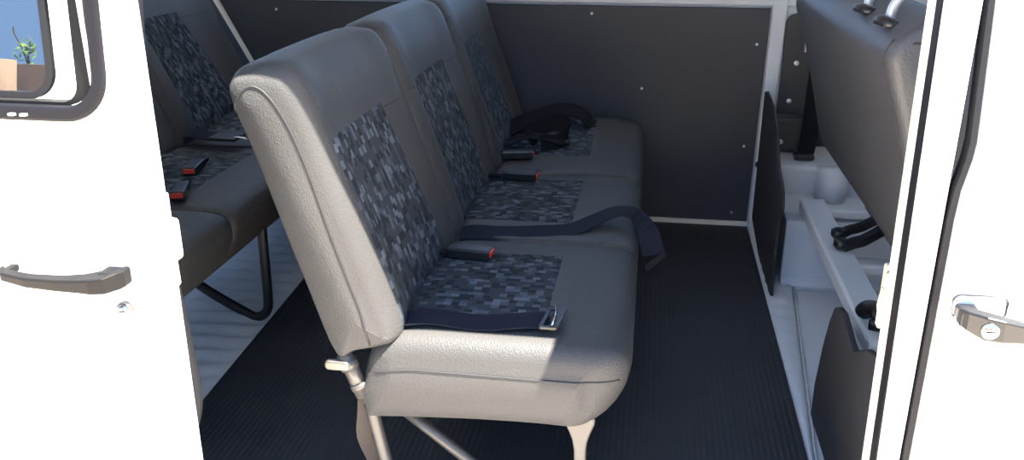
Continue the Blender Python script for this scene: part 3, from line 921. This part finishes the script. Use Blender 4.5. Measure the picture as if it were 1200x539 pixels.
# ------------------------------------------------------------------ front passenger door (closed)
def passenger_door():
    t = thing('passenger_door', 'white closed front door with black handle and round key lock', 'car door', (.8, 1.0, -.4))
    Y = lambda x, z: 1.0 + max(0, z-.76)*.10
    outer = [(.3535, -.42), (1.40, -.42), (1.40, .75), (1.25, 1.22), (.40, 1.22), (.363, 1.16), (.3590, .95), (.3630, .79), (.3600, .765), (.3545, .735), (.3530, .70), (.3535, .30)]
    plate('door_skin', outer, [rrect(.52, 1.22, .80, 1.14, .05, 6)], Y, .045, M['paint'], t, .007)
    plate('window_rubber', rrect(.495, 1.245, .775, 1.165, .07, 6), [rrect(.53, 1.21, .81, 1.13, .045, 6)], lambda x, z: Y(x, z)-.006, .012, M['rubber_grey'], t, .003)
    plate('window_pane', rrect(.52, 1.22, .80, 1.14, .04, 6), [], lambda x, z: Y(x, z)+.012, .004, M['glass'], t)
    # chromed escutcheon, grip with lock in its fat end
    z0 = .587
    plate('escutcheon', rrect(.363, .428, z0-.010, z0+.026, .011, 6), [rrect(.367, .424, z0-.006, z0+.022, .008, 6)], lambda x, z: .9965, .005, M['chrome'], t, .001)
    plate('cup', rrect(.366, .425, z0-.008, z0+.024, .009, 6), [], lambda x, z: .9985, .003, M['paint'], t)
    v = []; f = []
    pts = [(.3685, .989, z0+.004), (.376, .978, z0+.003), (.392, .966, z0+.0005), (.410, .962, z0-.001), (.440, .962, z0-.004), (.500, .964, z0-.004), (.545, .975, z0-.003), (.555, .990, z0-.002)]
    hgt = [.018, .024, .030, .028, .022, .020, .020, .018]; dep = [.014, .018, .020, .018, .014, .014, .016, .016]
    for (x, y, z), h, d in zip(pts, hgt, dep):
        for a, b in ((-.5, -.5), (.5, -.5), (.5, .5), (-.5, .5)): v.append((x, y+a*d, z+b*h))
    for k in range(len(pts)-1):
        for e in range(4): f.append((k*4+e, k*4+(e+1) % 4, (k+1)*4+(e+1) % 4, (k+1)*4+e))
    f += [(0, 1, 2, 3), tuple(range(len(v)-4, len(v)))]
    h = mesh_obj('handle', v, f, M['plastic'], t); bev(h, .003, 3)
    box('handle_mount', .370, .392, .975, 1.002, z0-.008, z0+.012, M['plastic'], t, .003)
    box('handle_mount', .540, .556, .980, 1.002, z0-.010, z0+.006, M['plastic'], t, .003)
    lk = tube('lock', [(.3965, .960, z0-.001), (.3965, .9545, z0-.001), (.3965, .953, z0-.001)], .0095, M['chrome'], t, 20, radii=[.010, .010, .0085])
    box('keyhole', .391, .402, .9522, .954, z0-.0018, z0-.0002, M['rubber'], lk)
    return t
passenger_door()

# ------------------------------------------------------------------ yard behind the photographer (mirrored in the door glass)
fc = thing('fence', 'weathered horizontal plank fence mirrored in the sliding door window', 'fence', (-5, -4.2, -.57))
for k in range(7):
    box('plank', -12, 3, -4.26, -4.22, -.55+.208*k, -.55+.208*k+.203, M['plank'], fc, .006)
for x in (-11.5, -8.5, -2.0, 1.5): box('post', x, x+.12, -4.38, -4.26, -.57, 1.0, M['plank'], fc, .01)
lg = tube('timber_post', [(-4.80, -3.98, -.57), (-4.78, -3.98, .5), (-4.75, -3.98, .93)], .11, M['log'], None, 12)
tag(lg, 'pale round timber post in front of the fence, mirrored in the door window', 'post')
pt = thing('leafy_shrub', 'small green shrub rising above the fence in the window reflection', 'shrub', (-5.10, -4.6, -.57))
tube('stem', spline([(-5.02, -4.6, -.57), (-5.03, -4.6, .6), (-4.99, -4.6, 0.9), (-5.0, -4.6, 1.03)], 5), .010, M['stem'], pt, 8)
tube('branch', spline([(-4.995, -4.6, 0.9), (-5.05, -4.6, 1.05), (-5.10, -4.6, 1.14), (-5.11, -4.6, 1.20)], 4), .007, M['stem'], pt, 6)
v = []; f = []
for k in range(46):
    c = Vector((-5.0+random.gauss(0, .035), -4.6+random.gauss(0, .03), 1.02+random.gauss(0, .045)))
    d = Vector((random.uniform(-1, 1), random.uniform(-1, 1), random.uniform(-.6, .8))).normalized()*random.uniform(.025, .045)
    s = d.cross(Vector((0, .4, 1))).normalized()*d.length*.45
    b = len(v); v += [c-d, c+s, c+d, c-s]; f.append((b, b+1, b+2, b+3))
o = mesh_obj('leaves', v, f, M['leaf'], pt); o['kind'] = 'stuff'
w = tube('overhead_cable', [(-14, -6, 1.85), (-6, -6, 1.9), (4, -6, 2.0)], .012, M['rubber'], None, 6)
tag(w, 'thin overhead cable against the sky, mirrored in the door window', 'cable')

for o in COL.objects:
    if o.parent: continue
    k = o.name.split('.')[0]
    g = {'seat_belt_buckle': 'seat belt buckles on the benches', 'seat_belt': 'seat belts in the van', 'bench_seat': 'three-seat benches',
         'bulkhead_panel': 'black bulkhead boards'}.get(k)
    if g: o['group'] = g
for o in COL.objects:
    k = o.name.split('.')[0]
    l = {'fabric_panel': 'grey-blue mosaic cloth panel', 'release_button': 'red release button', 'headrest_post': 'bright metal headrest post',
         'seat_frame': 'white painted steel frame', 'lock': 'round metal key lock', 'handle': 'black door handle', 'tongue_bar': 'bright metal bar of the tongue',
         'loose_strap': 'brown strap hanging below the hinge', 'hinge': 'worn metal recliner hinge',
         'window_rubber': 'dark rubber window frame'}.get(k)
    if l and o.parent: o['label'] = l

# ------------------------------------------------------------------ light
sky = bpy.data.worlds.new('sky'); SC.world = sky; sky.use_nodes = True
nt = sky.node_tree; bg = nt.nodes['Background']
SUN = Vector((.33, -.08, 1)).normalized()
tc = N(nt, 'ShaderNodeTexCoord'); sx = N(nt, 'ShaderNodeSeparateXYZ'); nt.links.new(tc.outputs['Generated'], sx.inputs[0])
rp = N(nt, 'ShaderNodeValToRGB'); nt.links.new(sx.outputs[2], rp.inputs[0])
rp.color_ramp.elements[0].color = (.30, .52, .92, 1); rp.color_ramp.elements[0].position = 0
e2 = rp.color_ramp.elements.new(.25); e2.color = (.36, .55, .90, 1)
rp.color_ramp.elements[2].color = (.26, .44, .82, 1); rp.color_ramp.elements[2].position = .8
nt.links.new(rp.outputs[0], bg.inputs[0]); bg.inputs[1].default_value = .75
ld = bpy.data.lights.new('sun', 'SUN'); ld.energy = 10; ld.angle = math.radians(.53); ld.color = (1, .93, .82)
so = bpy.data.objects.new('sun', ld); COL.objects.link(so)
so.rotation_euler = (-SUN).to_track_quat('-Z', 'Y').to_euler()

# ------------------------------------------------------------------ camera
cd = bpy.data.cameras.new('camera'); cam = bpy.data.objects.new('camera', cd); COL.objects.link(cam)
cd.sensor_width = 36; cd.lens = 1025/1200*36; cd.clip_start = .02
p, w = math.radians(20.6), math.radians(8.9)
F = Vector((-math.sin(w)*math.cos(p), math.cos(w)*math.cos(p), -math.sin(p)))
cam.location = (0, 0, 1.04); cam.rotation_euler = F.to_track_quat('-Z', 'Y').to_euler()
SC.camera = cam
SC.view_settings.view_transform = 'Standard'; SC.view_settings.look = 'None'
SC.view_settings.gamma = 1; SC.view_settings.use_curve_mapping = False
SC.view_settings.exposure = 2.17
